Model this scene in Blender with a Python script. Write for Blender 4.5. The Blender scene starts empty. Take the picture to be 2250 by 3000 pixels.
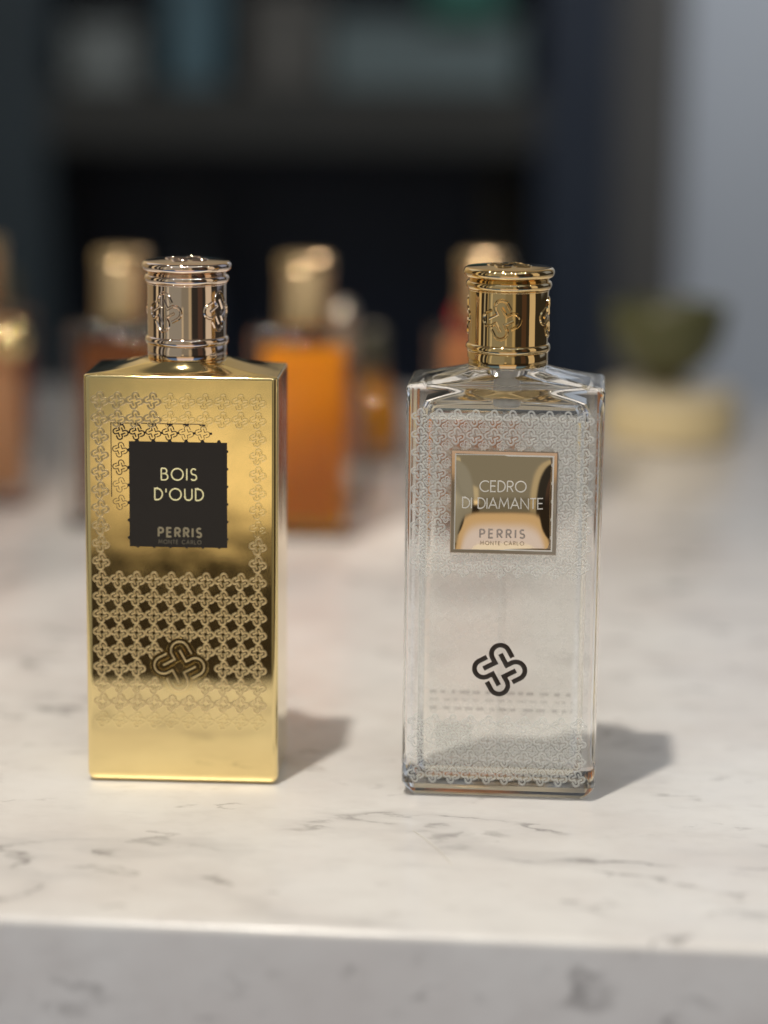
import bpy, math, random
from math import sin, cos, pi, radians, atan2, sqrt, hypot
from mathutils import Vector

S = bpy.context.scene
COL = S.collection
random.seed(4)
MM = 0.001

# ------------------------------------------------------------------ camera
cam_data = bpy.data.cameras.new("camera")
cam = bpy.data.objects.new("camera", cam_data)
COL.objects.link(cam)
cam.location = (0, 0, 0.2433)
_pitch, _roll = 0.195, 0.010
from mathutils import Matrix
_f = Vector((0, cos(_pitch), -sin(_pitch)))
_r0 = Vector((1, 0, 0))
_u0 = Vector((0, sin(_pitch), cos(_pitch)))
_r = _r0 * cos(_roll) + _u0 * sin(_roll)
_u = _u0 * cos(_roll) - _r0 * sin(_roll)
cam.matrix_world = Matrix(((_r.x, _u.x, -_f.x, 0), (_r.y, _u.y, -_f.y, 0), (_r.z, _u.z, -_f.z, 0.2433), (0, 0, 0, 1)))
cam_data.sensor_fit = 'AUTO'
cam_data.sensor_width = 36.0
cam_data.lens = 7618 / 3000 * 36.0
cam_data.clip_start = 0.02
cam_data.clip_end = 50
cam_data.dof.use_dof = True
cam_data.dof.focus_distance = 0.790
cam_data.dof.aperture_fstop = 3.6
S.camera = cam

# ------------------------------------------------------------------ render settings
S.view_settings.view_transform = 'Standard'
S.view_settings.look = 'None'
S.view_settings.exposure = 0.0
S.view_settings.gamma = 1.0
S.view_settings.use_curve_mapping = False
S.render.engine = 'CYCLES'
cy = S.cycles
cy.use_denoising = True
cy.max_bounces = 16
cy.diffuse_bounces = 4
cy.glossy_bounces = 8
cy.transmission_bounces = 14
cy.transparent_max_bounces = 12
cy.caustics_reflective = True
cy.caustics_refractive = True
cy.blur_glossy = 0.6
cy.sample_clamp_indirect = 6.0

# ------------------------------------------------------------------ node helpers
def new_mat(name):
    m = bpy.data.materials.new(name)
    m.use_nodes = True
    m.node_tree.nodes.clear()
    return m, m.node_tree

def nd(t, kind, **kw):
    n = t.nodes.new(kind)
    for k, v in kw.items():
        setattr(n, k, v)
    return n

def lk(t, a, b):
    t.links.new(a, b)

def put(t, sock, v):
    if isinstance(v, bpy.types.NodeSocket):
        t.links.new(v, sock)
    else:
        sock.default_value = v

def mth(t, op, a, b=None, c=None):
    n = nd(t, 'ShaderNodeMath', operation=op)
    put(t, n.inputs[0], a)
    if b is not None: put(t, n.inputs[1], b)
    if c is not None: put(t, n.inputs[2], c)
    return n.outputs[0]

def sstep(t, v, a, b, lo=0.0, hi=1.0):
    n = nd(t, 'ShaderNodeMapRange', interpolation_type='SMOOTHSTEP')
    put(t, n.inputs['Value'], v)
    n.inputs['From Min'].default_value = a
    n.inputs['From Max'].default_value = b
    n.inputs['To Min'].default_value = lo
    n.inputs['To Max'].default_value = hi
    return n.outputs['Result']

def noise(t, vec, scale, detail=3.0, rough=0.5, dist=0.0):
    n = nd(t, 'ShaderNodeTexNoise')
    if vec is not None: lk(t, vec, n.inputs['Vector'])
    n.inputs['Scale'].default_value = scale
    n.inputs['Detail'].default_value = detail
    n.inputs['Roughness'].default_value = rough
    n.inputs['Distortion'].default_value = dist
    return n

def mixc(t, fac, a, b):
    n = nd(t, 'ShaderNodeMix', data_type='RGBA')
    put(t, n.inputs[0], fac)
    put(t, n.inputs[6], a)
    put(t, n.inputs[7], b)
    return n.outputs[2]

def rgb(r, g, b):
    return (r, g, b, 1.0)

# ------------------------------------------------------------------ surroundings light (unseen shop as hand-set glow patches, added for fill and reflections)
W = bpy.data.worlds.new("World")
S.world = W
W.use_nodes = True
wt = W.node_tree
wt.nodes.clear()
tc = nd(wt, 'ShaderNodeTexCoord')
sep = nd(wt, 'ShaderNodeSeparateXYZ')
lk(wt, tc.outputs['Generated'], sep.inputs[0])
_az = mth(wt, 'MULTIPLY', mth(wt, 'ARCTAN2', sep.outputs[0], mth(wt, 'MULTIPLY', sep.outputs[1], -1.0)), 180 / pi)   # 0 = towards the viewer, + = right
_el = mth(wt, 'MULTIPLY', mth(wt, 'ARCSINE', sep.outputs[2]), 180 / pi)
def patch(a0, a1, e0, e1, col, sa=2.0, se=2.0):
    f = mth(wt, 'MULTIPLY', sstep(wt, _az, a0 - sa, a0 + sa), sstep(wt, _az, a1 - sa, a1 + sa, 1, 0))
    g = mth(wt, 'MULTIPLY', sstep(wt, _el, e0 - se, e0 + se), sstep(wt, _el, e1 - se, e1 + se, 1, 0))
    v = nd(wt, 'ShaderNodeVectorMath', operation='SCALE')
    v.inputs[0].default_value = col
    lk(wt, mth(wt, 'MULTIPLY', f, g), v.inputs[3])
    return v.outputs[0]
PATCHES = [
    (-400, 400, 40, 200, (0.10, 0.093, 0.085), 2, 10),          # pale ceiling
    (-400, 400, -11, 60, (0.032, 0.029, 0.026), 2, 3),          # dim shop all round
    (-400, 400, -200, -12, (0.026, 0.019, 0.013), 2, 1.5),      # dark floor
    (-150, 150, -75, -24, (0.085, 0.19, 0.40), 5, 4),          # blue glow from below, added to cool the counter front
    (-27, 23, -40, -16.5, (0.56, 0.405, 0.235), 2, 1.0),  # added warm glow for the bright arch in the plate label
    (-60, -14, -16, -9.5, (0.24, 0.235, 0.20), 1, 1),
    (-5.5, 17, -16, -9.5, (0.14, 0.13, 0.10), 1, 1),            # added glow filling in the plate label's reflection
    (-12.2, -6.2, -11.6, -9.2, (0.60, 0.46, 0.28), 1.5, 0.35),
    (-11.4, -6.2, -11.4, -2, (0.28, 0.23, 0.14), 1.3, 0.4),         # added glow, gives the gold face its bright reflection
    (-60, -12, -10, 34, (0.24, 0.24, 0.215), 3, 3),
    (-78, -73, -10, 34, (0.34, 0.33, 0.31), 0.6, 3),
    (-55, -50, -10, 34, (0.25, 0.22, 0.16), 0.6, 3),
    (-12, 17, -9, 34, (0.19, 0.18, 0.145), 3, 3),
    (-50, 50, 38, 58, (0.36, 0.43, 0.52), 6, 5),  # added cool fill from the upper front
    (9, 17, -15, 24, (0.22, 0.165, 0.08), 2, 4),
    (36, 50, -10, 34, (0.045, 0.018, 0.010), 1, 3),
    (60, 80, -12, 36, (0.58, 0.50, 0.40), 1.2, 4),
    (-66, -62, -10, 30, (0.30, 0.26, 0.18), 0.8, 3),
    (-97, -88, -12, 36, (0.60, 0.50, 0.34), 1.2, 4),
    (-170, -112, -10, 44, (0.26, 0.205, 0.12), 3, 6),
    (104, 132, 6, 34, (0.22, 0.27, 0.40), 2, 4),
    (-152, -120, 24, 50, (0.20, 0.30, 0.50), 3, 5),
    (-400, -140, 5, 62, (0.26, 0.21, 0.135), 8, 8),            # upper back of the shop, glow added for shoulder reflections
    (140, 400, 5, 62, (0.26, 0.21, 0.135), 8, 8),
]
acc = None
for p in PATCHES:
    o = patch(*p)
    if acc is None:
        acc = o
    else:
        a = nd(wt, 'ShaderNodeVectorMath', operation='ADD')
        lk(wt, acc, a.inputs[0]); lk(wt, o, a.inputs[1])
        acc = a.outputs[0]
bgn = nd(wt, 'ShaderNodeBackground')
lk(wt, acc, bgn.inputs['Color'])
bgn.inputs['Strength'].default_value = 1.0
wo = nd(wt, 'ShaderNodeOutputWorld')
lk(wt, bgn.outputs[0], wo.inputs[0])

# ------------------------------------------------------------------ ceiling key and sparkle spots, plus added unseen fill spots
def spot(name, loc, target, power, col, size=0.02, angle=60, blend=0.6):
    d = bpy.data.lights.new(name, 'SPOT')
    d.energy = power
    d.color = col
    d.shadow_soft_size = size
    d.spot_size = radians(angle)
    d.spot_blend = blend
    o = bpy.data.objects.new(name, d)
    COL.objects.link(o)
    o.location = loc
    o.rotation_euler = (Vector(target) - Vector(loc)).to_track_quat('-Z', 'Y').to_euler()
    return o
_t = Vector((0, 0.80, 0.02))
_kd = Vector((-22, -41, 129)).normalized()
spot("key_ceiling_spot", _t + _kd * 1.7, _t, 85, (1.0, 0.92, 0.80), 0.032, 35, 1.0)
W1, W2 = (1.0, 0.93, 0.84), (0.90, 0.95, 1.0)
spot("unseen_spot", (0.55, 0.35, 1.55), (0, 0.8, 0.05), 5, W1, 0.018, 60)
spot("unseen_spot", (-0.75, 0.75, 1.5), (0, 0.8, 0.05), 4, W1, 0.018, 60)
spot("unseen_spot", (0.08, 1.78, 0.66), (-0.05, 1.2, 0.05), 10, (1.0, 0.82, 0.68), 0.02, 32, 1.0)  # low back spot, added so the rear liquids glow
for _p, _w, _c, _s in (((0.12, -0.35, 1.6), 6, W2, 0.014), ((0.95, -0.1, 1.4), 6, W2, 0.014), ((-0.35, -0.7, 1.5), 6, W1, 0.013),
                       ((0.45, -0.9, 1.5), 6, W1, 0.013), ((-0.9, -0.1, 1.3), 6, W1, 0.013), ((0.75, -0.6, 1.25), 5, W1, 0.012),
                       ((-0.75, -0.55, 1.7), 5, W1, 0.012), ((1.2, 0.35, 1.3), 5, (0.9, 0.95, 1.0), 0.014), ((-0.12, -0.9, 1.15), 4, W1, 0.011)):
    spot("unseen_spot", _p, (0, 0.8, 0.1), _w * 0.55, _c, _s * 0.75, 20, 0.8)
spot("unseen_spot", (-0.30, 0.45, 0.66), (-0.05, 1.2, 0.14), 38, (1.0, 0.86, 0.70), 0.016, 24, 0.9)  # low side spot, added to brighten the bottles behind
spot("wall_fill_spot", (0.50, 1.85, 1.5), (0.46, 2.66, 0.05), 62, (0.84, 0.92, 1.0), 0.05, 80)  # unseen fill added to brighten the back wall
spot("cabinet_fill_spot", (-0.1, 1.9, 1.5), (-0.1, 2.65, 0.2), 9, (0.9, 0.95, 1.0), 0.05, 60)  # unseen fill added to lift the cabinet shelf

# ------------------------------------------------------------------ materials
def principled(t, **kw):
    b = nd(t, 'ShaderNodeBsdfPrincipled')
    for k, v in kw.items():
        put(t, b.inputs[k.replace('_', ' ')], v)
    o = nd(t, 'ShaderNodeOutputMaterial')
    lk(t, b.outputs[0], o.inputs[0])
    return b

def objco(t):
    return nd(t, 'ShaderNodeTexCoord').outputs['Object']

def metal(name, col, rough, wav=0.0, wscale=60, var=0.06):
    m, t = new_mat(name)
    co = objco(t)
    n1 = noise(t, co, 220, 4)
    r = mth(t, 'ADD', rough, mth(t, 'MULTIPLY', mth(t, 'SUBTRACT', n1.outputs[0], 0.5), var))
    b = principled(t, Base_Color=rgb(*col), Metallic=1.0, Roughness=r)
    if wav:
        n2 = noise(t, co, wscale, 2)
        bp = nd(t, 'ShaderNodeBump')
        bp.inputs['Strength'].default_value = wav
        bp.inputs['Distance'].default_value = 0.001
        lk(t, n2.outputs[0], bp.inputs['Height'])
        lk(t, bp.outputs[0], b.inputs['Normal'])
    return m

def paint(name, col, rough=0.5, var=0.15, scale=14, metallic=0.0):
    m, t = new_mat(name)
    co = objco(t)
    n1 = noise(t, co, scale, 4)
    c = mixc(t, n1.outputs[0], rgb(*[x * (1 - var) for x in col]), rgb(*[min(1, x * (1 + var)) for x in col]))
    principled(t, Base_Color=c, Roughness=rough, Metallic=metallic)
    return m

def glassy(name, col, ior, rough=0.0):
    m, t = new_mat(name)
    g = nd(t, 'ShaderNodeBsdfGlass')
    g.inputs['Color'].default_value = rgb(*col)
    g.inputs['IOR'].default_value = ior
    g.inputs['Roughness'].default_value = rough
    o = nd(t, 'ShaderNodeOutputMaterial')
    lk(t, g.outputs[0], o.inputs[0])
    return m

def cloudy(name, col, ior, dcol, amount):
    m, t = new_mat(name)
    g = nd(t, 'ShaderNodeBsdfGlass')
    g.inputs['Color'].default_value = rgb(*col)
    g.inputs['IOR'].default_value = ior
    d = nd(t, 'ShaderNodeBsdfDiffuse'); d.inputs['Color'].default_value = rgb(*dcol)
    tr = nd(t, 'ShaderNodeBsdfTranslucent'); tr.inputs['Color'].default_value = rgb(*dcol)
    a = nd(t, 'ShaderNodeMixShader'); a.inputs[0].default_value = 0.40
    lk(t, d.outputs[0], a.inputs[1]); lk(t, tr.outputs[0], a.inputs[2])
    x = nd(t, 'ShaderNodeMixShader'); x.inputs[0].default_value = amount
    lk(t, g.outputs[0], x.inputs[1]); lk(t, a.outputs[0], x.inputs[2])
    o = nd(t, 'ShaderNodeOutputMaterial')
    lk(t, x.outputs[0], o.inputs[0])
    return m

def frosted_print(name, col, alpha):
    m, t = new_mat(name)
    d = nd(t, 'ShaderNodeBsdfDiffuse'); d.inputs['Color'].default_value = rgb(*col)
    tr = nd(t, 'ShaderNodeBsdfTranslucent'); tr.inputs['Color'].default_value = rgb(*col)
    a = nd(t, 'ShaderNodeMixShader'); a.inputs[0].default_value = 0.4
    lk(t, d.outputs[0], a.inputs[1]); lk(t, tr.outputs[0], a.inputs[2])
    p = nd(t, 'ShaderNodeBsdfTransparent')
    x = nd(t, 'ShaderNodeMixShader'); x.inputs[0].default_value = alpha
    lk(t, p.outputs[0], x.inputs[1]); lk(t, a.outputs[0], x.inputs[2])
    o = nd(t, 'ShaderNodeOutputMaterial')
    lk(t, x.outputs[0], o.inputs[0])
    return m

def marble_mat():
    m, t = new_mat("polished_marble")
    co = objco(t)
    mp = nd(t, 'ShaderNodeMapping')
    lk(t, co, mp.inputs[0])
    mp.inputs['Rotation'].default_value = (0.35, 0.2, radians(-24))
    mp.inputs['Scale'].default_value = (1.0, 1.9, 1.6)
    mp.inputs['Location'].default_value = (0.31, 0.17, 0.05)
    w = noise(t, mp.outputs[0], 16, 6, 0.62)
    wv = nd(t, 'ShaderNodeVectorMath', operation='SCALE')
    lk(t, w.outputs['Color'], wv.inputs[0]); wv.inputs[3].default_value = 0.055
    ad = nd(t, 'ShaderNodeVectorMath', operation='ADD')
    lk(t, mp.outputs[0], ad.inputs[0]); lk(t, wv.outputs[0], ad.inputs[1])
    fine = noise(t, ad.outputs[0], 95, 4, 0.6).outputs[0]
    def veins(scale, width, lo, hi, mscale, detail=3, rag=0.0):
        n = noise(t, ad.outputs[0], scale, detail, 0.5)
        a = mth(t, 'ABSOLUTE', mth(t, 'SUBTRACT', n.outputs[0], 0.5))
        if rag: a = mth(t, 'ADD', a, mth(t, 'MULTIPLY', mth(t, 'SUBTRACT', fine, 0.5), rag))
        v = sstep(t, a, 0.0, width, 1, 0)
        k = noise(t, mp.outputs[0], mscale, 3)
        return mth(t, 'MULTIPLY', v, sstep(t, k.outputs[0], lo, hi))
    v1 = veins(9.5, 0.018, 0.50, 0.62, 26, 3, 0.05)
    v2 = veins(21, 0.030, 0.54, 0.66, 34, 3, 0.07)
    v3 = veins(9.5, 0.085, 0.42, 0.66, 13)
    cl = noise(t, co, 11, 5, 0.6)
    base = mixc(t, sstep(t, cl.outputs[0], 0.35, 0.68), rgb(0.76, 0.755, 0.75), rgb(0.67, 0.645, 0.635))
    base = mixc(t, mth(t, 'MULTIPLY', v3, 0.34), base, rgb(0.42, 0.41, 0.42))
    base = mixc(t, mth(t, 'MULTIPLY', v2, 0.55), base, rgb(0.26, 0.25, 0.25))
    base = mixc(t, mth(t, 'MULTIPLY', v1, 0.60), base, rgb(0.17, 0.16, 0.165))
    mo = noise(t, mp.outputs[0], 70, 5, 0.65)
    base = mixc(t, sstep(t, mo.outputs[0], 0.46, 0.74, 0, 0.20), base, rgb(0.47, 0.455, 0.45))
    rn = noise(t, co, 60, 5)
    r = sstep(t, rn.outputs[0], 0.3, 0.7, 0.17, 0.27)
    principled(t, Base_Color=base, Roughness=r, IOR=1.48)
    return m

GOLD = metal("mirror_gold", (0.97, 0.78, 0.39), 0.055, 0.11, 38, 0.06)
GOLD_RELIEF = metal("satin_gold_relief", (0.84, 0.66, 0.36), 0.30, 0, 0, 0.08)
GOLD_DEEP = metal("dark_gold_mirror", (0.42, 0.27, 0.10), 0.10, 0, 0, 0.04)
ROSE = metal("rose_gold_chrome", (0.88, 0.70, 0.55), 0.05, 0.02, 90, 0.03)
YGOLD = metal("yellow_gold_chrome", (0.84, 0.61, 0.30), 0.045, 0.02, 90, 0.03)
PLATE = metal("polished_gold_plate", (0.87, 0.73, 0.53), 0.06, 0.03, 70, 0.05)
STEEL = metal("plate_rim_metal", (0.72, 0.60, 0.50), 0.10, 0, 0, 0.05)
BGCAP = metal("brushed_gold_cap", (0.66, 0.51, 0.30), 0.24, 0, 0, 0.08)
BRASS = metal("brass", (0.78, 0.58, 0.22), 0.28, 0, 0, 0.1)
BLACK = paint("black_label_ink", (0.013, 0.010, 0.008), 0.5, 0.12, 300)
LOGO_INK = paint("dark_brown_print", (0.020, 0.013, 0.010), 0.35, 0.1, 300)
GILT = paint("gilt_lettering", (0.99, 0.90, 0.52), 0.35, 0.06, 400)
GILT_DULL = paint("dull_gilt_lettering", (0.30, 0.26, 0.17), 0.4, 0.1, 400)
GILT_DARK = paint("faint_gilt_lettering", (0.13, 0.115, 0.085), 0.4, 0.1, 400)
SILVER_TXT = paint("silver_lettering", (0.66, 0.64, 0.60), 0.4, 0.06, 400)
GREY_TXT = paint("grey_lettering", (0.40, 0.34, 0.30), 0.45, 0.06, 400)
TAN_TXT = paint("faint_tan_lettering", (0.45, 0.33, 0.22), 0.45, 0.06, 400)
LACE_WHITE = frosted_print("white_frosted_print", (0.95, 0.97, 0.96), 0.58)
LACE_COAT = frosted_print("thin_frosted_coat", (0.95, 0.97, 0.97), 0.08)
LACE_FAINT = frosted_print("faint_white_frosted_print", (0.97, 0.96, 0.93), 0.15)
LACE_BACK = frosted_print("white_frosted_print_back", (0.94, 0.95, 0.94), 0.62)
PRINT_GREY = frosted_print("grey_small_print", (0.28, 0.26, 0.26), 0.22)
PRINT_GREEN = frosted_print("pale_green_print", (0.50, 0.64, 0.60), 0.14)
GLASS = glassy("clear_glass", (0.998, 1.0, 0.998), 1.5)
CAV_LIQ = glassy("clear_liquid", (0.995, 0.995, 0.985), 1.36 / 1.5)
CAV_AIR = glassy("inner_glass_wall", (1, 1, 1), 1 / 1.5)
def thin_glass(name, tint):
    m, t = new_mat(name)
    tr = nd(t, 'ShaderNodeBsdfTransparent'); tr.inputs['Color'].default_value = rgb(*tint)
    gl = nd(t, 'ShaderNodeBsdfGlossy'); gl.inputs['Roughness'].default_value = 0.05
    fr = nd(t, 'ShaderNodeFresnel'); fr.inputs['IOR'].default_value = 1.5
    x = nd(t, 'ShaderNodeMixShader')
    lk(t, fr.outputs[0], x.inputs[0]); lk(t, tr.outputs[0], x.inputs[1]); lk(t, gl.outputs[0], x.inputs[2])
    df = nd(t, 'ShaderNodeBsdfDiffuse'); df.inputs['Color'].default_value = rgb(0.80, 0.70, 0.60)  # tan haze standing in for marble refracted in the glass edges
    y = nd(t, 'ShaderNodeMixShader'); y.inputs[0].default_value = 0.012
    lk(t, x.outputs[0], y.inputs[1]); lk(t, df.outputs[0], y.inputs[2])
    o = nd(t, 'ShaderNodeOutputMaterial'); lk(t, y.outputs[0], o.inputs[0])
    return m
BGLASS = thin_glass("thin_bottle_glass", (0.965, 0.95, 0.93))
LIQ_TOP = cloudy("hazed_liquid_surface", (1, 1, 1), 1.36, (0.88, 0.88, 0.85), 0.42)  # white haze mixed in, paints the milky band of refracted light
PLASTIC = cloudy("translucent_pump_plastic", (0.95, 0.95, 0.95), 1.15, (0.95, 0.94, 0.92), 0.92)
TUBE = cloudy("dip_tube_plastic", (0.99, 0.99, 0.99), 1.01, (0.9, 0.9, 0.88), 0.05)
MARBLE = marble_mat()

# ------------------------------------------------------------------ mesh helpers (all shapes in millimetres)
class MB:
    def __init__(self):
        self.v, self.f, self.m = [], [], []
    def add(self, verts, faces, mat=0):
        o = len(self.v)
        self.v += [tuple(p) for p in verts]
        self.f += [tuple(i + o for i in f) for f in faces]
        self.m += [mat] * len(faces)
    def loft(self, loops, cap0=True, cap1=True, mat=0, mat1=None):
        n = len(loops[0]); o = len(self.v)
        for l in loops: self.v += [tuple(p) for p in l]
        for k in range(len(loops) - 1):
            for i in range(n):
                j = (i + 1) % n
                self.f.append((o + k * n + i, o + k * n + j, o + (k + 1) * n + j, o + (k + 1) * n + i)); self.m.append(mat)
        if cap0: self.f.append(tuple(o + i for i in reversed(range(n)))); self.m.append(mat)
        if cap1:
            e = o + (len(loops) - 1) * n
            self.f.append(tuple(e + i for i in range(n))); self.m.append(mat if mat1 is None else mat1)
    def lathe(self, prof, n=64, cx=0, cy=0, cap0=True, cap1=True, mat=0):
        self.loft([[(cx + r * cos(2 * pi * i / n), cy + r * sin(2 * pi * i / n), z) for i in range(n)] for r, z in prof], cap0, cap1, mat)
    def box(self, x0, x1, y0, y1, z0, z1, mat=0):
        v = [(x0, y0, z0), (x1, y0, z0), (x1, y1, z0), (x0, y1, z0), (x0, y0, z1), (x1, y0, z1), (x1, y1, z1), (x0, y1, z1)]
        self.add(v, [(3, 2, 1, 0), (4, 5, 6, 7), (0, 1, 5, 4), (1, 2, 6, 5), (2, 3, 7, 6), (3, 0, 4, 7)], mat)
    def build(self, name, mats, parent=None, sharp=32):
        me = bpy.data.meshes.new(name)
        me.from_pydata([(x * MM, y * MM, z * MM) for x, y, z in self.v], [], self.f)
        if not isinstance(mats, (list, tuple)): mats = [mats]
        for m in mats: me.materials.append(m)
        me.polygons.foreach_set('material_index', self.m)
        me.polygons.foreach_set('use_smooth', [True] * len(me.polygons))
        me.update()
        me.set_sharp_from_angle(angle=radians(sharp))
        o = bpy.data.objects.new(name, me)
        COL.objects.link(o)
        if parent: o.parent = parent
        return o

def thing(name, label, cat, loc=(0, 0, 0), rz=0.0, group=None):
    o = bpy.data.objects.new(name, None)
    o.empty_display_size = 0.01
    COL.objects.link(o)
    o.location = [c * MM for c in loc]
    o.rotation_euler = (0, 0, rz)
    return tag(o, label, cat, group)

def tag(o, label, cat, group=None):
    o['label'] = label
    o['category'] = cat
    if group: o['group'] = group
    return o

def rrect(w, d, r, z, nc=6, ne=10, eps=0.4):
    """rounded rectangle loop, counter-clockwise, with support points beside the corners"""
    r = max(r, 0.05)
    pts = []
    hx, hy = w / 2, d / 2
    for k, (sx, sy) in enumerate(((1, -1), (1, 1), (-1, 1), (-1, -1))):
        cx, cy_ = sx * (hx - r), sy * (hy - r)
        a0 = -pi / 2 + k * pi / 2
        arc = [(cx + r * cos(a0 + i / nc * pi / 2), cy_ + r * sin(a0 + i / nc * pi / 2)) for i in range(nc + 1)]
        pts += arc
        L = (2 * hy if k % 2 == 0 else 2 * hx) - 2 * r
        dx, dy = -sin(a0), cos(a0)
        dx, dy = cos(a0 + pi), sin(a0 + pi)
        # direction of travel after the arc: tangent at its end
        tx, ty = -sin(a0 + pi / 2), cos(a0 + pi / 2)
        ex, ey = arc[-1]
        e = min(eps, L * 0.2)
        for s in [e] + [L * i / ne for i in range(1, ne)] + [L - e]:
            pts.append((ex + tx * s, ey + ty * s))
    return [(x, y, z) for x, y in pts]

def to_circle(loop, rad, z, s, z0, hx, hy):
    out = []
    for x, y, _ in loop:
        a = atan2(y / hy, x / hx)
        out.append((x + (rad * cos(a) - x) * s, y + (rad * sin(a) - y) * s, z))
    return out

def body_loops(w, d, h, rc, foot_in, foot_h, neck_r, neck_z, shoulder_pow=1.5, edge=1.1):
    L = []
    def sec(z, inset, r):
        L.append(rrect(w - 2 * inset, d - 2 * inset, max(r, 0.3), z))
    for k in range(5):                       # foot chamfer, softly rounded
        a = k / 4
        sec(foot_h * a ** 1.25, foot_in * (1 - a) ** 1.2, rc * (0.4 + 0.6 * a))
    sec(foot_h + 0.4, 0, rc)
    for k in range(1, 8): sec(foot_h + 0.4 + (h - edge - 0.8 - foot_h) * k / 8, 0, rc)
    sec(h - edge - 0.4, 0, rc)
    for k in range(5):
        a = k / 4 * pi / 2
        sec(h - edge + edge * sin(a), edge * (1 - cos(a)), rc)
    base = L[-1]
    n = 12
    for k in range(1, n + 1):
        s = k / n
        L.append(to_circle(base, neck_r, h + (neck_z - h) * (0.25 * s + 0.75 * s ** shoulder_pow), s, h, w / 2, d / 2))
    return L

# ---- the knot emblem: four hooked strokes, seen from the front in (x, z)
def emblem_paths(a, rot=radians(28.6), n=14):
    base = [(2.087 * a, 0.65 * a)]
    base += [(a + 1.087 * a * cos(t), 1.7 * a + 1.087 * a * sin(t)) for t in [pi * i / n for i in range(n + 1)]]
    base += [(-0.087 * a, 1.0 * a), (-1.7 * a, 1.0 * a)]
    out = []
    for k in range(4):
        c, s = cos(rot + k * pi / 2), sin(rot + k * pi / 2)
        out.append([(c * x - s * y, s * x + c * y) for x, y in base])
    return out

def offsets(path, w, closed=False):
    """mitred left and right offsets of a 2-D polyline"""
    n = len(path)
    res = []
    for i in range(n):
        p = path[i]
        a = path[(i - 1) % n] if (closed or i > 0) else None
        b = path[(i + 1) % n] if (closed or i < n - 1) else None
        def nrm(q, r):
            dx, dy = r[0] - q[0], r[1] - q[1]
            l = hypot(dx, dy) or 1e-9
            return (-dy / l, dx / l)
        if a is None: m = nrm(p, b); k = 1
        elif b is None: m = nrm(a, p); k = 1
        else:
            n1, n2 = nrm(a, p), nrm(p, b)
            mx, my = n1[0] + n2[0], n1[1] + n2[1]
            l = hypot(mx, my) or 1e-9
            m = (mx / l, my / l)
            k = 1 / max(0.4, m[0] * n1[0] + m[1] * n1[1])
        res.append((p, (m[0] * k, m[1] * k)))
    return res

def ribbon(mb, path, w, place, h=0.05, lift=0.02, closed=False, top=0.7, mat=0):
    """stroke with a raised flat-topped section; place(x, z, out) puts it on its surface"""
    prof = [(-0.5, 0.0), (-0.5 * top, 1.0), (0.5 * top, 1.0), (0.5, 0.0)]
    rows = []
    for p, m in offsets(path, w, closed):
        rows.append([place(p[0] + m[0] * w * s, p[1] + m[1] * w * s, lift + h * q) for s, q in prof])
    v = [q for r in rows for q in r]
    f = []
    n = len(rows)
    for i in range(n if closed else n - 1):
        j = (i + 1) % n
        for k in range(3):
            f.append((i * 4 + k, i * 4 + k + 1, j * 4 + k + 1, j * 4 + k))
    if not closed:
        f.append((0, 1, 2, 3)); e = (n - 1) * 4
        f.append((e + 3, e + 2, e + 1, e))
    f = [tuple(reversed(q)) for q in f] if False else f
    mb.add(v, f, mat)

# ---- lettering: single-line geometric capitals, height 1
def arc(cx, cy_, rx, ry, a0, a1, n=12):
    return [(cx + rx * cos(radians(a0 + (a1 - a0) * i / n)), cy_ + ry * sin(radians(a0 + (a1 - a0) * i / n))) for i in range(n + 1)]
GLYPH = {
    'B': (0.56, [[(0, 0), (0, 1)], [(0, 1)] + arc(0.24, 0.77, 0.23, 0.23, 90, -90) + [(0, 0.54)], [(0, 0.54)] + arc(0.28, 0.27, 0.28, 0.27, 90, -90) + [(0, 0)]]),
    'O': (1.0, ['closed'] + [arc(0.5, 0.5, 0.5, 0.5, 0, 360, 32)[:-1]]),
    'I': (0.0, [[(0, 0), (0, 1)]]),
    'S': (0.52, [arc(0.27, 0.75, 0.22, 0.25, 35, 270, 14) + arc(0.27, 0.25, 0.25, 0.25, 90, -150, 14)[1:]]),
    'D': (0.66, [[(0, 0), (0, 1), (0.18, 1)] + arc(0.18, 0.5, 0.48, 0.5, 90, -90, 18) + [(0, 0)]]),
    "'": (0.0, [[(0, 0.66), (0, 1)]]),
    'U': (0.62, [[(0, 1), (0, 0.31)] + arc(0.31, 0.31, 0.31, 0.31, 180, 360, 14) + [(0.62, 1)]]),
    'C': (0.80, [arc(0.5, 0.5, 0.5, 0.5, 48, 312, 26)]),
    'E': (0.48, [[(0.48, 1), (0, 1), (0, 0), (0.48, 0)], [(0, 0.52), (0.44, 0.52)]]),
    'R': (0.54, [[(0, 0), (0, 1)], [(0, 1)] + arc(0.26, 0.74, 0.26, 0.26, 90, -90) + [(0, 0.48)], [(0.22, 0.48), (0.54, 0)]]),
    'P': (0.52, [[(0, 0), (0, 1)], [(0, 1)] + arc(0.25, 0.73, 0.27, 0.27, 90, -90) + [(0, 0.46)]]),
    'A': (0.80, [[(0, 0), (0.40, 1), (0.80, 0)], [(0.16, 0.34), (0.64, 0.34)]]),
    'M': (0.92, [[(0, 0), (0.12, 1), (0.46, 0.25), (0.80, 1), (0.92, 0)]]),
    'N': (0.70, [[(0, 0), (0, 1), (0.70, 0), (0.70, 1)]]),
    'T': (0.54, [[(0, 1), (0.54, 1)], [(0.27, 1), (0.27, 0)]]),
    'L': (0.42, [[(0, 1), (0, 0), (0.42, 0)]]),
    ' ': (0.30, []),
}
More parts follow.
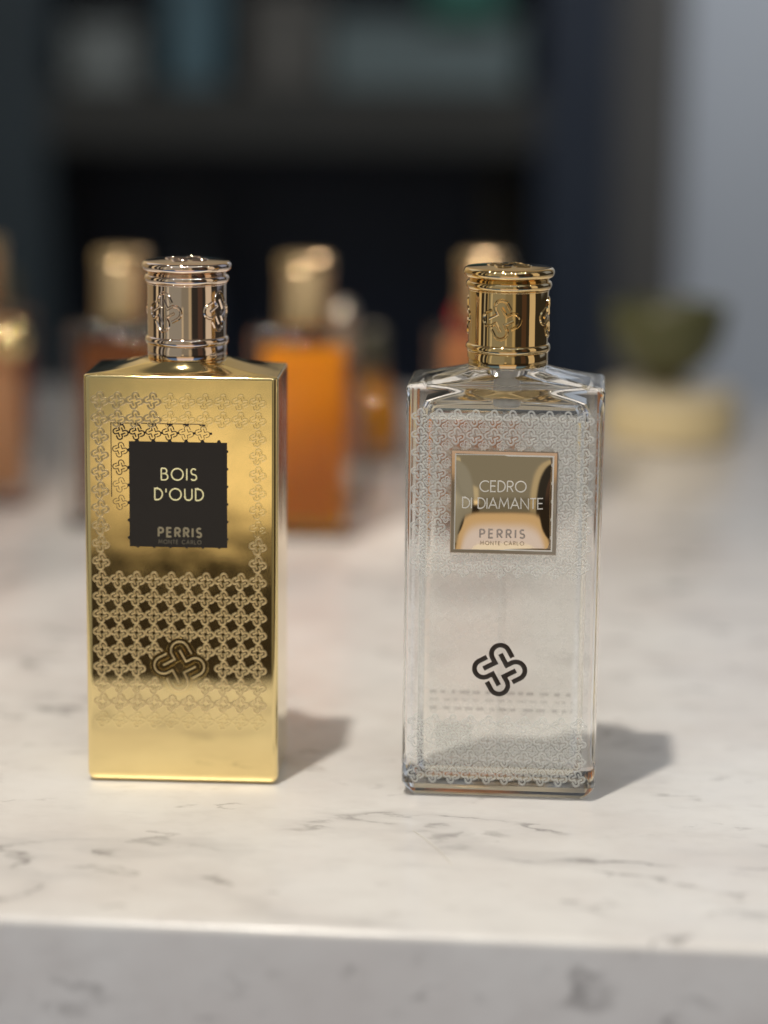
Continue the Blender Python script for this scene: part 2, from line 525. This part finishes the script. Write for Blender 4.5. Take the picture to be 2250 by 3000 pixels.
def lettering(mb, text, cx, cz, height, width, stroke, place, h=0.04, lift=0.02):
    """text centred at (cx, cz), fitted to the width by its letter spacing"""
    base = sum(GLYPH[c][0] for c in text) * height
    gap = (width - base) / max(1, len(text) - 1)
    x = cx - width / 2
    for c in text:
        wd, strokes = GLYPH[c]
        closed = bool(strokes) and strokes[0] == 'closed'
        for st in strokes:
            if st == 'closed': continue
            ribbon(mb, [(x + p[0] * height, cz - height / 2 + p[1] * height) for p in st], stroke, place, h, lift, closed, 0.8)
        x += wd * height + gap

def on_front(T):
    return lambda x, z, o: (x, -T / 2 - o, z)
def on_back(T):
    return lambda x, z, o: (x, T / 2 + o, z)
def on_cyl(R, az0):
    def f(x, z, o):
        a = az0 + x / R
        return ((R + o) * sin(a), -(R + o) * cos(a), z)
    return f

def lace(mb, T, place, keep, pitch_x, pitch_z, cols, z0, rows, a, w, h, top=0.6, x_off=0.0):
    for r in range(rows):
        for c in range(cols):
            x = x_off + (c - (cols - 1) / 2) * pitch_x
            z = z0 + r * pitch_z
            if not keep(x, z, c, r): continue
            for p in emblem_paths(a, radians(22), 7):
                ribbon(mb, [(x + q[0], z + q[1]) for q in p], w, place, h, 0.02, False, top)

# ------------------------------------------------------------------ the perfume cap
def cap_profile():
    P = [(11.6, 0.0), (12.15, 0.15), (12.33, 0.5), (12.33, 4.2)]
    P += [(12.25 + 0.72 * sin(t), 5.6 - 1.3 * cos(t)) for t in [pi * i / 10 for i in range(11)]]
    P += [(12.22, 7.3), (12.22, 15), (12.22, 22.9)]
    P += [(12.20 + 0.25 * sin(t), 23.2 - 0.25 * cos(t)) for t in [pi * i / 6 for i in range(7)]]
    P += [(12.1 + 1.05 * sin(t), 24.75 - 1.35 * cos(t)) for t in [pi * i / 10 for i in range(11)]]
    P += [(12.15, 26.3), (12.35, 26.7), (12.7, 27.0)]
    P += [(12.7 + 1.2 * sin(t), 28.55 - 1.5 * cos(t)) for t in [pi * i / 10 for i in range(1, 11)]]
    P += [(12.0, 30.12), (11.0, 30.2), (9.5, 30.3), (6, 30.5), (3, 30.55), (0.6, 30.55)]
    return P

def make_cap(parent, mat, az, z0):
    mb = MB(); mb.lathe(cap_profile(), 96)
    cap = mb.build('cap', mat, parent, 40)
    cap.location = (0, 0, z0 * MM)
    e = MB()
    for k in range(4):
        for p in emblem_paths(1.92, radians(28)):
            ribbon(e, [(q[0], q[1] + 15.1) for q in p], 1.05, on_cyl(12.22, az + k * pi / 2), 0.42, -0.03, False, 0.35)
    eb = e.build('emblem_relief', mat, cap, 50)
    t = MB()
    for p in emblem_paths(2.2, radians(10)):
        ribbon(t, p, 1.2, lambda x, y, o: (x, y, 30.3 + o), 0.5, 0.0, False, 0.4)
    t.build('top_emblem', mat, cap, 50)
    return cap

# ------------------------------------------------------------------ marble counter
YAW_C = -0.0892
def marble_counter():
    t = thing('marble_counter', 'white marble counter with grey veins carrying all the perfume bottles', 'counter', (0, 655.6, 0), YAW_C)
    mb = MB()
    prof = [(0, -120), (0, -2.6)]
    prof += [(2.6 - 2.6 * cos(a), -2.6 + 2.6 * sin(a)) for a in [pi / 2 * i / 6 for i in range(1, 7)]]
    prof += [(4, 0), (30, 0), (960, 0), (964, 0), (966, -2), (966, -120)]
    xs = [-900, 900]
    n = len(prof)
    v = [(x, y, z) for x in xs for y, z in prof]
    f = [(i, n + i, n + i + 1, i + 1) for i in range(n - 1)]
    f.append((n - 1, 2 * n - 1, n, 0))
    f.append(tuple(range(n))); f.append(tuple(reversed(range(n, 2 * n))))
    mb.add(v, f)
    mb.build('top_slab', MARBLE, t, 40)
    b = MB(); b.box(-880, 880, 20, 940, -905, -120.5)
    b.build('base_cabinet', paint('dark_counter_paint', (0.03, 0.032, 0.036), 0.5), t)
    return t
marble_counter()

# ------------------------------------------------------------------ gold bottle
def gold_bottle():
    T = 34.7
    t = thing('perfume_bottle', 'mirror gold perfume bottle with black square label and rose gold cap', 'perfume bottle', (-61.8, 804.4, 0.25), -0.047, 'large perfume bottles at the front')
    mb = MB()
    mb.loft(body_loops(60, T, 129.3, 1.6, 1.5, 2.4, 13.0, 132.9, 1.7, 0.9))
    mb.build('body', GOLD, t, 30)
    F = on_front(T)
    lx, lz, lw, lh = -0.85, 92.4, 30.3, 32.9
    def keep(x, z, c, r):
        if hypot(x + 0.8, z - 38) < 9.0: return 0
        if z < 24: return 1 if z > 16 else 0
        if z < lz - lh / 2 - 9.5: return 2
        if z > lz + lh / 2 + 6.5: return 2 if c < 4 else 1
        return (2 if c == 0 or z < 78 else 1) if c in (0, 9) else 0
    la = MB()
    lace(la, T, F, lambda x, z, c, r: keep(x, z, c, r) == 2, 5.42, 5.62, 10, 9.0, 21, 0.835, 0.62, 0.07, 0.5, -0.6)
    la.build('lace_relief', GOLD_RELIEF, t, 60)
    for part in (lambda z: z > 60, lambda z: z < 30):
        lm = MB()
        lace(lm, T, F, lambda x, z, c, r: keep(x, z, c, r) == 1 and part(z), 5.42, 5.62, 10, 9.0, 21, 0.80, 0.50, 0.028, 0.5, -0.6)
        lm.build('shallow_lace_relief', GOLD, t, 12)
    # black label with the small spikes of its lace border
    lb = MB()
    hw, hh = lw / 2, lh / 2
    v = []
    N = 8
    out = []
    for i in range(N + 1): out.append((-hw + lw * i / N, -hh))
    lb.add([(lx - hw, -T / 2 - 0.06, lz - hh), (lx + hw, -T / 2 - 0.06, lz - hh), (lx + hw, -T / 2 - 0.06, lz + hh), (lx - hw, -T / 2 - 0.06, lz + hh),
            (lx - hw, -T / 2, lz - hh), (lx + hw, -T / 2, lz - hh), (lx + hw, -T / 2, lz + hh), (lx - hw, -T / 2, lz + hh)],
           [(0, 1, 2, 3), (4, 5, 1, 0), (5, 6, 2, 1), (6, 7, 3, 2), (7, 4, 0, 3)])
    def spike(x, z, dx, dz, L=1.0, w=0.85):
        px, pz = -dz, dx
        y = -T / 2 - 0.05
        lb.add([(x - px * w, y, z - pz * w), (x + px * w, y, z + pz * w), (x + px * 0.28 + dx * L, y, z + pz * 0.28 + dz * L), (x - px * 0.28 + dx * L, y, z - pz * 0.28 + dz * L)], [(0, 1, 2, 3)])
    for i in range(6):
        x = lx - hw + lw * (i + 0.5) / 6
        z = lz - hh + lh * (i + 0.5) / 6
        spike(x, lz + hh, 0, 1, 0.8, 0.7); spike(x, lz - hh, 0, -1, 0.35, 0.4)
        spike(lx + hw, z, 1, 0, 0.35, 0.4); spike(lx - hw, z, -1, 0, 0.6, 0.6)
    label = lb.build('label', BLACK, t)
    # black lace border, printed along the top and the left of the label
    bb = MB()
    px, pz = lw / 6, lh / 6
    for i in range(-1, 6):
        for p in emblem_paths(0.76, radians(20), 8):
            x, z = lx - hw + lw * (i + 0.5) / 6, lz + hh + 2.75
            if i < 5: ribbon(bb, [(x + q[0], z + q[1]) for q in p], 0.44 if i < 1 else (0.34 if i < 3 else 0.2), F, 0.03)
    for i in range(2, 6):
        for p in emblem_paths(0.76, radians(20), 8):
            x, z = lx - hw - 2.75, lz - hh + lh * (i + 0.5) / 6
            ribbon(bb, [(x + q[0], z + q[1]) for q in p], 0.30 if i > 3 else 0.18, F, 0.03)
    xl, zt = lx - hw - 5.5, lz + hh + 5.6
    ribbon(bb, [(xl, lz - 1), (xl, zt), (lx + 7, zt)], 0.28, F, 0.03)
    for i in range(-1, 5):
        x = lx - hw + lw * (i + 0.5) / 6
        ribbon(bb, [(x - 0.9, zt - 0.25), (x + 0.9, zt - 0.25)], 0.5, F, 0.03)
        ribbon(bb, [(x + px / 2 - 0.45, lz + hh + 2.75), (x + px / 2 + 0.45, lz + hh + 2.75)], 0.7, F, 0.03)
    bb.build('label_border', LOGO_INK, t, 60)
    L1, L2, L3 = MB(), MB(), MB()
    P = lambda x, z, o: (x, -T / 2 - 0.06 - o, z)
    zt_, c = lz + hh, lx + 0.25
    lettering(L1, "BOIS", c, zt_ - 0.307 * lh, 3.6, 10.9, 0.42, P)
    lettering(L1, "D'OUD", c, zt_ - 0.498 * lh, 3.55, 15.0, 0.42, P)
    lettering(L2, "PERRIS", c + 0.2, zt_ - 0.862 * lh, 2.7, 13.2, 0.62, P)
    lettering(L3, "MONTE CARLO", c + 0.2, zt_ - 0.953 * lh, 1.15, 13.2, 0.24, P)
    L1.build('title_lettering', GILT, label); L2.build('maker_lettering', GILT_DULL, label); L3.build('city_lettering', GILT_DARK, label)
    # engraved emblem: dark sunk stroke with a light line inside
    e1, e2 = MB(), MB()
    for p in emblem_paths(2.55):
        q = [(x - 0.8, z + 38) for x, z in p]
        ribbon(e1, q, 2.6, F, 0.10, 0.05, False, 0.94)
        ribbon(e2, q, 0.55, F, 0.10, 0.12, False, 0.5)
    em = e1.build('emblem', GOLD, t, 8)
    e2.build('emblem_line', GOLD_RELIEF, em, 60)
    make_cap(t, ROSE, radians(-32) + 0.047, 132.9)
    return t
gold_bottle()

# ------------------------------------------------------------------ clear bottle
def clear_bottle():
    T = 34.7
    t = thing('perfume_bottle', 'clear glass perfume bottle with white lace print, gold plate label and yellow gold cap', 'perfume bottle', (37.43, 791, 0.25), -0.078, 'large perfume bottles at the front')
    mb = MB()
    mb.loft(body_loops(60, T, 129.0, 2.6, 3.4, 4.2, 12.6, 133.0, 1.35, 1.6))
    mb.build('body', GLASS, t, 24)
    # hollow: liquid below, air above
    cw, cd, lev = 51.0, 26.5, 118.2
    Ls = []
    for k in range(6):
        a = k / 5
        Ls.append(rrect(cw - 2 * 4.5 * (1 - a) ** 2, cd - 2 * 4.5 * (1 - a) ** 2, 2.0 + 1.5 * a, 6.4 + 4.0 * a ** 1.6))
    for z in (11.0, 30, 60, 90, lev - 0.5, lev): Ls.append(rrect(cw, cd, 3.5, z))
    lq = MB(); lq.loft(Ls, True, True, 0, 1)
    lq.build('liquid', [CAV_LIQ, LIQ_TOP], t, 30)
    Ua = [rrect(cw, cd, 3.5, lev), rrect(cw, cd, 3.5, lev + 0.6), rrect(cw - 0.3, cd - 0.3, 3.5, lev + 3.0), rrect(cw - 2.2, cd - 2.2, 3.5, lev + 5.2)]
    b = Ua[-1]
    for k in range(1, 11):
        s = k / 10
        Ua.append(to_circle(b, 6.2, lev + 5.2 + 5.2 * s ** 0.9, s, 0, cw / 2, cd / 2))
    Ua.append(to_circle(b, 6.0, 131.5, 1, 0, cw / 2, cd / 2))
    ua = MB(); ua.loft(Ua, False, True)
    ua.build('inner_wall', CAV_AIR, t, 30)
    pu = MB(); pu.lathe([(2.2, 122.6), (3.6, 123.2), (4.2, 124.6), (4.3, 129.5), (4.3, 131.3)], 32)
    pu.build('pump', PLASTIC, t, 40)
    tu = MB(); tu.lathe([(1.1, 12), (1.1, 60), (1.1, 122.4)], 16)
    tu.build('dip_tube', TUBE, t, 40)
    F, Bk = on_front(T), on_back(T)
    lx, lz, lw, lh = 0.2, 93.6, 32.2, 31.8
    def keep(x, z, c, r):
        return not (abs(x - lx) < lw / 2 - 0.5 and abs(z - lz) < lh / 2 - 0.5) and hypot(x + 0.1, z - 41.3) > 10.5
    mid = lambda z: 24 < z < 70
    for part in (lambda z: z >= 70, lambda z: z <= 24):
        la = MB(); lace(la, T, F, lambda x, z, c, r: keep(x, z, c, r) and part(z), 5.55, 5.6, 10, 7.2, 21, 0.80, 0.58, 0.05, 0.85, -0.6)
        lace(la, T, F, lambda x, z, c, r: keep(x, z, c, r) and part(z), 5.55, 5.6, 9, 10.0, 20, 0.50, 0.40, 0.05, 0.85, -0.6)
        la.build('lace_print', LACE_WHITE, t, 60)
    lf = MB(); lace(lf, T, F, lambda x, z, c, r: keep(x, z, c, r) and mid(z), 5.55, 5.6, 10, 7.2, 21, 0.80, 0.68, 0.05, 0.85, -0.6)
    lf.build('faint_lace_print', LACE_FAINT, t, 60)
    lbk = MB(); lace(lbk, T, Bk, lambda x, z, c, r: z > 86, 5.55, 5.6, 10, 10.0, 20, 0.80, 0.68, 0.05, 0.85, 2.2)
    lbk.build('back_lace_print', LACE_BACK, t, 60)
    # blurred small print on the back
    bp = MB()
    rnd = random.Random(9)
    for k, z in enumerate((27.2, 24.6, 21.8)):
        x = -23
        while x < 22:
            w = rnd.uniform(1.2, 3.4)
            hh = 0.5 if k != 1 else 0.25
            bp.box(x, min(23, x + w), T / 2 + 0.02, T / 2 + 0.06, z - hh, z + hh)
            x += w + rnd.uniform(0.7, 2.2)
    bp.build('back_small_print', PRINT_GREY, t)
    bg_ = MB(); bg_.box(-21, -9.5, T / 2 + 0.02, T / 2 + 0.06, 8, 17)
    bg_.build('back_green_panel', PRINT_GREEN, t)
    # thin frosted coat behind the lace
    fc = MB(); fc.loft([[(x, -T / 2 - 0.012, z) for x, y, z in [(27.2 * a, 0, 66 + 57 * b_) for a, b_ in ((-1, -1), (1, -1), (1, 1), (-1, 1))]]], True, False)
    fc.build('frosted_coat', LACE_COAT, t)
    # gold plate label: bevelled rim, white line, domed centre
    hw, hh = lw / 2, lh / 2
    rim = MB()
    y0 = -T / 2
    def ring(i, d): return [(lx - hw + i, y0 - d, lz - hh + i), (lx + hw - i, y0 - d, lz - hh + i), (lx + hw - i, y0 - d, lz + hh - i), (lx - hw + i, y0 - d, lz + hh - i)]
    rim.loft([ring(0, 0.0), ring(0, 0.7), ring(0.25, 0.95), ring(1.15, 0.75)], True, False)
    label = rim.build('label', STEEL, t, 20)
    wl = MB(); wl.loft([ring(1.15, 0.75), ring(1.6, 0.76)], False, False)
    wl.build('frame_line', SILVER_TXT, label)
    dm = MB(); G = 28; dome_h = 1.75
    a_ = hw - 1.55
    def dome(x, z):
        return 0.76 - 0.06 * (x - lx) + dome_h * (1 - abs((x - lx) / a_) ** 4.5) * (1 - ((z - lz) / a_) ** 2)
    vs = [(lx - a_ + 2 * a_ * i / G, y0 - dome(lx - a_ + 2 * a_ * i / G, lz - a_ + 2 * a_ * j / G), lz - a_ + 2 * a_ * j / G) for j in range(G + 1) for i in range(G + 1)]
    fs = [(j * (G + 1) + i, j * (G + 1) + i + 1, (j + 1) * (G + 1) + i + 1, (j + 1) * (G + 1) + i) for j in range(G) for i in range(G)]
    dm.add(vs, fs)
    plate = dm.build('domed_plate', PLATE, label, 60)
    P = lambda x, z, o: (x, y0 - dome(x, z) - o, z)
    L1, L2, L3 = MB(), MB(), MB()
    zt, c = lz + hh, lx - 0.25
    lettering(L1, "CEDRO", c, zt - 0.333 * lh, 3.2, 13.9, 0.34, P, 0.03, 0.03)
    lettering(L1, "DI DIAMANTE", c, zt - 0.497 * lh, 3.2, 24.2, 0.34, P, 0.03, 0.03)
    lettering(L2, "PERRIS", c, zt - 0.795 * lh, 2.6, 13.4, 0.55, P, 0.03, 0.03)
    lettering(L3, "MONTE CARLO", c, zt - 0.89 * lh, 1.15, 13.2, 0.22, P, 0.03, 0.03)
    L1.build('title_lettering', SILVER_TXT, plate); L2.build('maker_lettering', GREY_TXT, plate); L3.build('city_lettering', TAN_TXT, plate)
    e = MB()
    for p in emblem_paths(2.53, n=24):
        ribbon(e, [(x - 0.1, z + 41.3) for x, z in p], 1.52, F, 0.05, 0.06, False, 0.96)
    e.build('emblem', LOGO_INK, t, 60)
    make_cap(t, YGOLD, radians(-13) + 0.078, 133.3)
    return t
clear_bottle()

# ------------------------------------------------------------------ blurred bottles behind
def small_bottle(label, x, y, rz, liq, level=88, capmat=BGCAP, k=0.83, cap_h=31.3, cap_r=12.3, body=BGLASS):
    t = thing('perfume_bottle', label, 'perfume bottle', (x, y, 0.25), rz, 'perfume bottles standing behind')
    H = 93.5
    N = 96.7
    mb = MB(); mb.loft(body_loops(60 * k, 34.7 * k, H, 2.2, 2.4, 3.2, 10.5, N, 1.3, 1.4))
    mb.build('body', body, t, 24)
    if liq is not None:
        cw, cd = 60 * k - 13, 34.7 * k - 8.5
        Ls = [rrect(cw - 4, cd - 4, 2, 8.0), rrect(cw - 1, cd - 1, 2.6, 9.2), rrect(cw, cd, 3, 11)]
        Ls += [rrect(cw, cd, 3, z) for z in (30, 60, level - 0.4, level)]
        lq = MB(); lq.loft(Ls, True, True)
        lq.build('liquid', liq, t, 30)
    cp = MB()
    cp.lathe([(cap_r - .8, N + .3), (cap_r, N + .9), (cap_r, N + .3 + cap_h - 7), (cap_r + .6, N + .3 + cap_h - 5.5), (cap_r, N + .3 + cap_h - 4), (cap_r + .5, N + .3 + cap_h - 2.2), (cap_r, N + .3 + cap_h - .6), (cap_r - 1.2, N + .3 + cap_h), (2, N + .3 + cap_h + .4)], 48)
    cp.build('cap', capmat, t, 40)
    return t
LQ_ORANGE = cloudy('orange_liquid', (1.0, 0.62, 0.05), 1.36, (1.0, 0.46, 0.0), 0.82)
LQ_BROWN = cloudy('dark_amber_liquid', (0.78, 0.42, 0.07), 1.36, (0.26, 0.075, 0.006), 0.72)
LQ_PEACH = cloudy('peach_liquid', (0.92, 0.66, 0.44), 1.36, (0.95, 0.62, 0.36), 0.7)
LQ_TAN = cloudy('tan_liquid', (0.92, 0.64, 0.42), 1.36, (0.85, 0.48, 0.22), 0.5)
LQ_YELLOW = cloudy('yellow_liquid', (1.0, 0.75, 0.1), 1.36, (0.80, 0.42, 0.01), 0.6)
_m = small_bottle('glass bottle of bright orange perfume standing behind, between the two front bottles', -37, 1178, -0.06, LQ_ORANGE, 86)
small_bottle('glass bottle of dark amber perfume standing behind the mirror gold bottle', -122, 1196, -0.05, LQ_BROWN, 85)
_p = small_bottle('peach perfume bottle with an added glint bead, cut off by the left edge of the photo', -196, 1250, -0.05, LQ_PEACH, 88)
pad = MB(); pad.loft([rrect(34, 18, 2.5, 4.2), rrect(36.4, 20, 3, 5.0), rrect(36.4, 20, 3, 7.0), rrect(35, 19, 3, 7.8)])  # added tinted pad, stands in for yellow glow refracted in the base
pad.build('base_glow_pad', cloudy('base_glow_yellow', (1.0, 0.8, 0.1), 1.36, (1.0, 0.72, 0.02), 0.7), _m, 30)
def glint_bead(parent):  # added sphere, mirrors a lamp to make the blurred highlight disc
    mb = MB()
    R = 8.5
    mb.lathe([(max(0.3, R * sin(t)), -R * cos(t)) for t in [pi * i / 20 for i in range(21)]], 40)
    o = mb.build('glint_bead', metal('glint_bead_metal', (0.9, 0.74, 0.36), 0.05), parent)
    o.location = (19.0 * MM, -22.8 * MM, 82 * MM)
glint_bead(_p)
small_bottle('glass bottle of pale tan perfume standing behind the clear front bottle', 45, 1196, -0.06, LQ_TAN, 89)

# ------------------------------------------------------------------ small flasks farther back
def flask(label, x, y, liq, capmat, k=1.0, lo=22, hz=1.0):
    t = thing('perfume_flask', label, 'flask', (x, y, 0.25), 0.1)
    t.scale = (1, 1, hz)
    b = MB(); b.lathe([(14 * k, 0), (17 * k, 1.5), (18 * k, 10), (18 * k, 40), (15 * k, 52), (9 * k, 60), (7 * k, 66), (7 * k, 70)], 40)
    b.build('body', BGLASS, t)
    l = MB(); l.lathe([(12 * k, lo), (15.5 * k, lo + 2), (15.5 * k, 40), (13 * k, 49), (7 * k, 57)], 32)
    l.build('liquid', liq, t)
    c = MB(); c.lathe([(7.2 * k, 70.3), (7.6 * k, 71), (7.6 * k, 80), (5 * k, 82), (5 * k, 84), (7 * k, 87), (8.2 * k, 91), (7 * k, 95), (4 * k, 97.5), (1, 98)], 32)
    c.build('cap', capmat, t)
GREYKNOB = metal("grey_knob", (0.55, 0.50, 0.42), 0.32)
OLIVEKNOB = paint("dark_olive_knob", (0.05, 0.05, 0.03), 0.4)
flask('small amber flask behind the bright orange bottle, on its right', -7, 1370, LQ_YELLOW, OLIVEKNOB, 0.9, 10, 0.74)
flask('small flask with a round grey knob just behind the bright orange bottle', -21, 1262, LQ_TAN, GREYKNOB, 0.8)
RED = cloudy('dark_red_liquid', (0.8, 0.1, 0.08), 1.36, (0.45, 0.02, 0.015), 0.7)
flask('small dark red flask at the left, between the peach and the dark amber bottles', -203, 1400, RED, OLIVEKNOB, 0.7, 10)
flask('small red flask behind the pale tan bottle', 37.5, 1262, RED, paint("red_knob", (0.34, 0.012, 0.012), 0.4), 0.75, 10, 1.0)

# ------------------------------------------------------------------ bowl and brass dish
def brass_dish():
    t = thing('wide_jar', 'wide low yellow jar with pale top on the marble near the right wall', 'jar', (161, 1452, 0.2))
    b = MB(); b.lathe([(34, 0), (37.5, 2), (38.5, 5), (38.5, 24), (38, 25.7)], 72)
    b.build('body', paint('pale_yellow_glaze', (0.62, 0.53, 0.32), 0.22), t, 40)
    l = MB(); l.lathe([(38.3, 25.9), (38.6, 26.7), (38.3, 29), (36.5, 30), (5, 30.2)], 72)
    l.build('lid', paint('cream_lid', (0.62, 0.56, 0.42), 0.3), t, 40)
brass_dish()
def bowl():
    t = thing('footed_bowl', 'dark olive rounded bowl standing on the wide yellow jar', 'bowl', (158, 1452, 30.6))
    b = MB(); b.lathe([(10, 6.2), (15, 7.5), (21, 12), (28, 20), (32, 31), (33.6, 41), (33.8, 45), (32.9, 46), (31, 43), (28, 31), (20, 19), (12, 12), (2, 10)], 72)
    b.build('cup', paint('dark_olive_glaze', (0.080, 0.085, 0.034), 0.35), t, 50)
    s = MB(); s.lathe([(14, 0), (14.4, 1), (12, 3), (10, 6)], 56)
    s.build('foot', paint('olive_foot', (0.07, 0.062, 0.03), 0.4), t, 50)
bowl()

# ------------------------------------------------------------------ cabinet, pillar, wall, floor
NAVY = paint('navy_lacquer', (0.022, 0.030, 0.047), 0.45)
NAVY_DEEP = paint('navy_back_panel', (0.024, 0.036, 0.075), 0.5)
CHAR = paint('charcoal_lacquer', (0.030, 0.042, 0.050), 0.5)
TAUPE = paint('taupe_paint', (0.10, 0.092, 0.085), 0.6)
BLUEGREY = paint('pale_blue_grey_paint', (0.50, 0.515, 0.55), 0.7, 0.06, 4)
def cabinet():
    t = thing('display_cabinet', 'dark navy open display cabinet behind the counter', 'cabinet', (0, 2600, -905))
    b = MB(); b.box(-430, -338, 0, 200, 0, 1300); b.build('side_panel', CHAR, t)
    b = MB(); b.box(152, 226, 0, 200, 0, 1300); b.build('side_panel', NAVY, t)
    b = MB(); b.box(-337.5, 151.5, 165, 185, 0, 1299); b.build('back_panel', NAVY_DEEP, t)
    b = MB(); b.box(-337.5, 151.5, 2, 164.5, 1002, 1062); b.build('shelf', paint('grey_brown_shelf', (0.034, 0.033, 0.030), 0.5), t)
    b = MB(); b.box(-337.5, 151.5, 4, 164.5, 560, 590); b.build('shelf', NAVY, t)
    b = MB(); b.box(-337.5, 151.5, 3, 164.5, 1272, 1298); b.build('top_board', NAVY, t)
cabinet()
sz = -905 + 1062
def shelf_box(label, cat, x0, x1, h, mat, lid=None, y=2665, d=120, up=0.3):
    t = thing('gift_box', label, cat, ((x0 + x1) / 2, y, sz + up))
    w = (x1 - x0) / 2
    b = MB(); L = [rrect(2 * w, d, 6, z) for z in (0, 1, h - 2, h)]
    b.loft(L); b.build('carton', mat, t, 30)
    l = MB(); l.loft([rrect(2 * w + 4, d + 4, 6, z) for z in (h + .4, h + 1, h + 14, h + 15)]); l.build('lid', lid or mat, t, 30)
    return t
shelf_box('pale grey box at the left end of the cabinet shelf', 'box', -318, -250, 44, paint('pale_grey_card', (0.17, 0.18, 0.17), 0.6))
shelf_box('blue grey box beside the pale grey one on the cabinet shelf', 'box', -222, -166, 95, paint('blue_card', (0.065, 0.115, 0.135), 0.6))
shelf_box('brownish grey box in the middle of the cabinet shelf', 'box', -140, -66, 78, paint('brown_grey_card', (0.09, 0.083, 0.073), 0.6))
shelf_box('long grey box at the right of the cabinet shelf, with a green box on it', 'box', -60, 130, 52, paint('grey_green_card', (0.115, 0.145, 0.145), 0.6))
shelf_box('dark green box on top of the long grey box', 'box', 36, 112, 64, paint('green_card', (0.02, 0.10, 0.075), 0.6), None, 2640, 90, 67.4)
def jar(label, x, mat, h=60, r=16):
    t = thing('storage_jar', label, 'jar', (x, 2700, -905 + 590))
    b = MB(); b.lathe([(r - 2, 0), (r, 2), (r, h * 4.6), (r * .6, h * 5), (r * .5, h * 5.6)], 32); b.build('vessel', mat, t)
    c = MB(); c.lathe([(r * .6, h * 5.6 + .5), (r * .6, h * 6.1), (r * .4, h * 6.2)], 24); c.build('stopper', mat, t)
jar('tall dark olive jar in the dark recess at the right of the cabinet', 118, paint('olive_glass', (0.05, 0.042, 0.025), 0.3), 62, 24)
jar('tall dark blue jar in the dark recess at the left of the cabinet', -200, paint('blue_glass', (0.022, 0.03, 0.045), 0.3), 60, 22)
p = MB(); p.box(226.5, 296, 2640, 3000, -905, 900)
tag(p.build('wall_pillar', TAUPE), 'taupe wall pillar beside the navy cabinet', 'pillar')
w = MB(); w.box(296.5, 1500, 2660, 2760, -905, 900)
tag(w.build('back_wall', BLUEGREY), 'pale blue grey wall at the right behind the bowl', 'wall')
fl = MB(); fl.box(-3000, 3000, 640, 3200, -945, -905.5)
fo = fl.build('floor', paint('dark_wood_floor', (0.07, 0.05, 0.035), 0.45)); fo['kind'] = 'structure'

# a pale hair on the marble before the clear bottle
def hair():
    mb = MB()
    pts = [(9.5 + 11 * u, 742 - 26 * u - 5 * u * u, 0.10 + 0.5 * sin(pi * u)) for u in [i / 10 for i in range(11)]]
    mb.loft([[(x + 0.06 * cos(a), y, z + 0.06 * sin(a)) for a in [2 * pi * k / 6 for k in range(6)]] for x, y, z in pts])
    tag(mb.build('loose_hair', paint('pale_fibre', (0.8, 0.76, 0.66), 0.4)), 'fine pale hair lying on the marble just in front of the clear bottle', 'hair')
hair()
